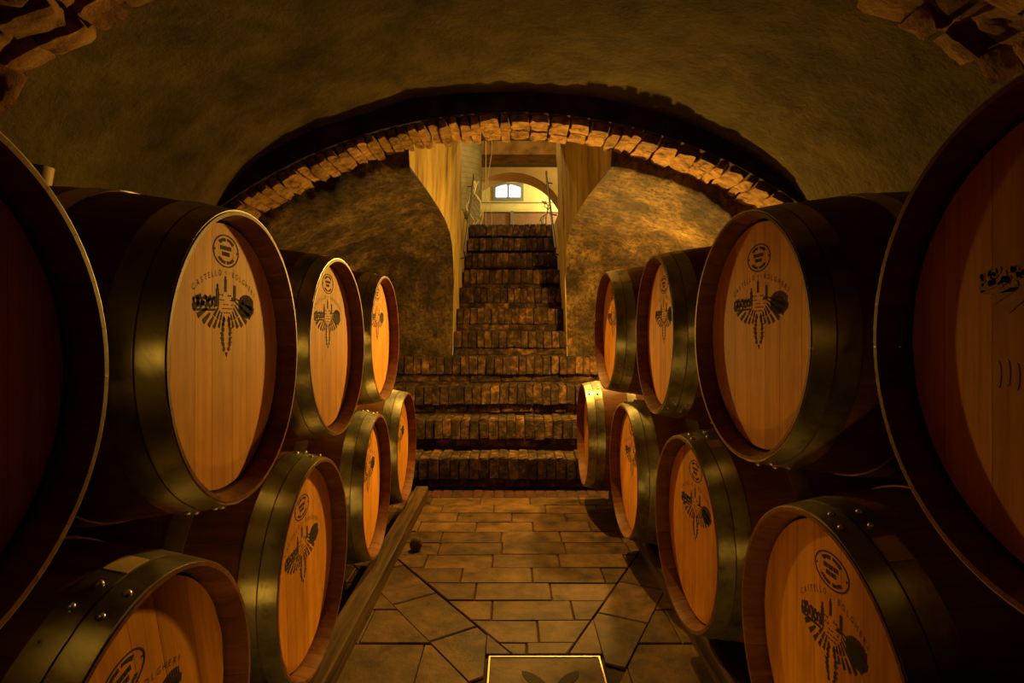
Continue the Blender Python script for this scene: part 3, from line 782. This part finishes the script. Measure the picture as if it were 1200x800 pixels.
# yellow end wall with the window
WY = 13.6
def px(u, v, Y): return ((u-600)*Y/F, CAMH-(v-384.5)*Y/F)
wx0, wz1 = px(577.5, 214.5, WY); wx1, wz0 = px(613.5, 235.5, WY)
for b in ((-3.2, wx0, HZ-0.1, 5.6), (wx1, 3.2, HZ-0.1, 5.6), (wx0, wx1, HZ-0.1, wz0), (wx0, wx1, wz1, 5.6)):
    box('wall_hall_end', (b[0], b[1], WY, WY+0.2, b[2], b[3]), 'yellow', None, 0, 'structure')
win = empty('window_1', ((wx0+wx1)/2, WY, wz0)); tag(win, 'small bright two-pane window with grey frame and cambered head', None, None, 'structure')
ww, wh = wx1-wx0, wz1-wz0
bm = bmesh.new(); fw = 0.07
add_box(bm, -ww/2, ww/2, -0.03, 0.06, 0, fw*1.2); add_box(bm, -ww/2, -ww/2+fw, -0.03, 0.06, fw*1.2, wh); add_box(bm, ww/2-fw, ww/2, -0.03, 0.06, fw*1.2, wh)
nn = 16
for k in range(nn):                          # cambered top rail
    xa, xb = -ww/2+fw+(ww-2*fw)*k/nn, -ww/2+fw+(ww-2*fw)*(k+1)/nn; xm = (xa+xb)/2
    add_box(bm, xa, xb, -0.03, 0.06, wh-0.03-0.11*(2*xm/ww)**2, wh)
link('frame', from_bm('frame', bm, 'frame'), win)
bm = bmesh.new(); add_box(bm, -0.027, 0.027, -0.025, 0.05, fw*1.2, wh-0.02); link('mullion', from_bm('mullion', bm, 'frame'), win)
for s in (-1, 1):
    bm = bmesh.new(); xa, xb = sorted((s*0.02, s*(ww/2-fw))); add_box(bm, xa, xb, 0.01, 0.016, fw*1.2, wh-0.02); link('pane', from_bm('pane', bm, 'glass'), win)
# conduit, shelf and brown panelling along the end wall
c0 = px(560, 237, WY-0.06); c1 = px(655, 237, WY-0.06)
tag(link('conduit', tube_mesh('conduit', [(c0[0], WY-0.03, c0[1]), (c1[0], WY-0.03, c1[1])], 0.012, 'frame')), 'thin grey conduit running along the yellow wall under the window', 'conduit')
sh = px(600, 243, WY-0.4); sh2 = px(600, 248.5, WY-0.4)
tag(box('wall_shelf', (-1.6, 1.6, WY-0.42, WY-0.002, sh2[1], sh[1]-0.03), 'yellow', None, 0.01), 'long pale yellow ledge projecting below the small window', 'ledge')
pn = empty('panelled_counter', (0, WY-0.42, HZ)); tag(pn, 'brown panelled counter standing against the yellow end wall', 'counter')
pz = px(600, 250, WY-0.5)[1]
for k in range(4):
    xa = -1.5+k*0.75
    for j, (za, zb2) in enumerate(((HZ, HZ+(pz-HZ)*0.5-0.006), (HZ+(pz-HZ)*0.5+0.006, pz))):
        bm = bmesh.new(); add_box(bm, xa+0.008, xa+0.742, -0.1, 0.0, za-HZ, zb2-HZ); bmesh.ops.bevel(bm, geom=list(bm.edges), offset=0.008, segments=1, affect='EDGES')
        link('panel', from_bm('panel', bm, 'hallbrown'), pn)
bm = bmesh.new(); add_box(bm, -1.5, 1.5, -0.03, 0.38, 0, pz-HZ-0.01); link('body', from_bm('body', bm, 'hallbrown'), pn)
bm = bmesh.new(); add_box(bm, -0.035, 0.035, -0.13, -0.10, 0, pz-HZ+0.05); link('post', from_bm('post', bm, 'frame'), pn)
# column at the stair head
clm = empty('round_column', (-0.755, 8.0, HZ)); tag(clm, 'tall round grey column beside the head of the stairs', 'column')
bm = bmesh.new(); nn = 40; zz = []
k = 0.0
while k < 3.2: zz += [(k, 0.345), (k+0.055, 0.345), (k+0.060, 0.341), (k+0.065, 0.341)]; k += 0.070
rings = [[bm.verts.new((r*math.cos(2*PI*q/nn), r*math.sin(2*PI*q/nn), z)) for q in range(nn)] for z, r in zz]
for a, b in zip(rings, rings[1:]):
    for q in range(nn): bm.faces.new((a[q], a[(q+1) % nn], b[(q+1) % nn], b[q]))
bm.faces.new(rings[-1]); bm.faces.new(rings[0][::-1])
link('shaft', from_bm('shaft', bm, 'column', True, 30), clm)
bm = bmesh.new(); bmesh.ops.create_cone(bm, cap_ends=True, segments=40, radius1=0.40, radius2=0.37, depth=0.08); bmesh.ops.translate(bm, verts=bm.verts, vec=(0, 0, 0.04)); link('base_ring', from_bm('base_ring', bm, 'column', True, 40), clm)
# hanging cables
for u, Y, nm in ((569.5, 8.05, 'pale cable hanging straight down close beside the grey column'), (574.0, 8.1, 'slack pale cable hanging a little away from the grey column')):
    x = (u-600)*Y/F
    bend = 0.03 if nm[0] == 's' else 0.0
    pts = [(x+bend*math.sin(k*0.9), Y, HZ+0.01+(3.45-0.01)*k/14*0.60) for k in range(15)]
    tag(link('hanging_cable', tube_mesh('hanging_cable', pts, 0.0045, 'cable', 6)), nm, 'cable')
# wall handrails
def handrail(s, p0, p1, label):
    o = empty('handrail', p1); tag(o, label, 'handrail')
    P0, P1 = Vector(p0)-Vector(p1), Vector((0, 0, 0)); d = P1-P0
    link('rail_tube', tube_mesh('rail_tube', [P0, P0+d*0.5, P1, P1+Vector((0, 0.02, 0.05))], 0.011, 'iron'), o)
    for q in (0.02, 0.5, 0.97):
        b = P0+d*q
        link('bracket', tube_mesh('bracket', [b, b+Vector((0, 0, -0.07)), b+Vector((s*0.07, 0, -0.08))], 0.008, 'iron', 6), o)
    return o
handrail(1, (0.410, 5.55, 1.80), (0.405, 6.95, 2.86), 'thin iron handrail on the stair wall away from the grey column')
handrail(-1, (-0.445, 5.50, 1.76), (-0.455, 6.95, 2.82), 'thin iron handrail on the stair wall beside the grey column')
# pale tangled cables by the handrails
for i, (bx, by, sgn, nm) in enumerate(((-0.46, 7.3, 1, 'tangled pale cables hung over the handrail by the grey column'), (0.40, 7.3, -1, 'pale cable looped around the handrail opposite the grey column'))):
    o = empty('cable_bundle', (bx, by, HZ)); tag(o, nm, 'cable')
    for k in range(5 if i == 0 else 3):
        rn = random.Random(k+10*i); ph = rn.uniform(0, 6); x0_ = rn.uniform(-.06, .06)
        pts = [(x0_+0.045*math.sin(ph+q*0.55)+0.02*rn.uniform(-1, 1), rn.uniform(-.02, .02), 0.02+(0.60 if i == 0 else 0.35)*q/12) for q in range(13)]
        link('strand', tube_mesh('strand', pts, 0.008, 'cable' if k % 2 == 0 else 'frame', 6), o)
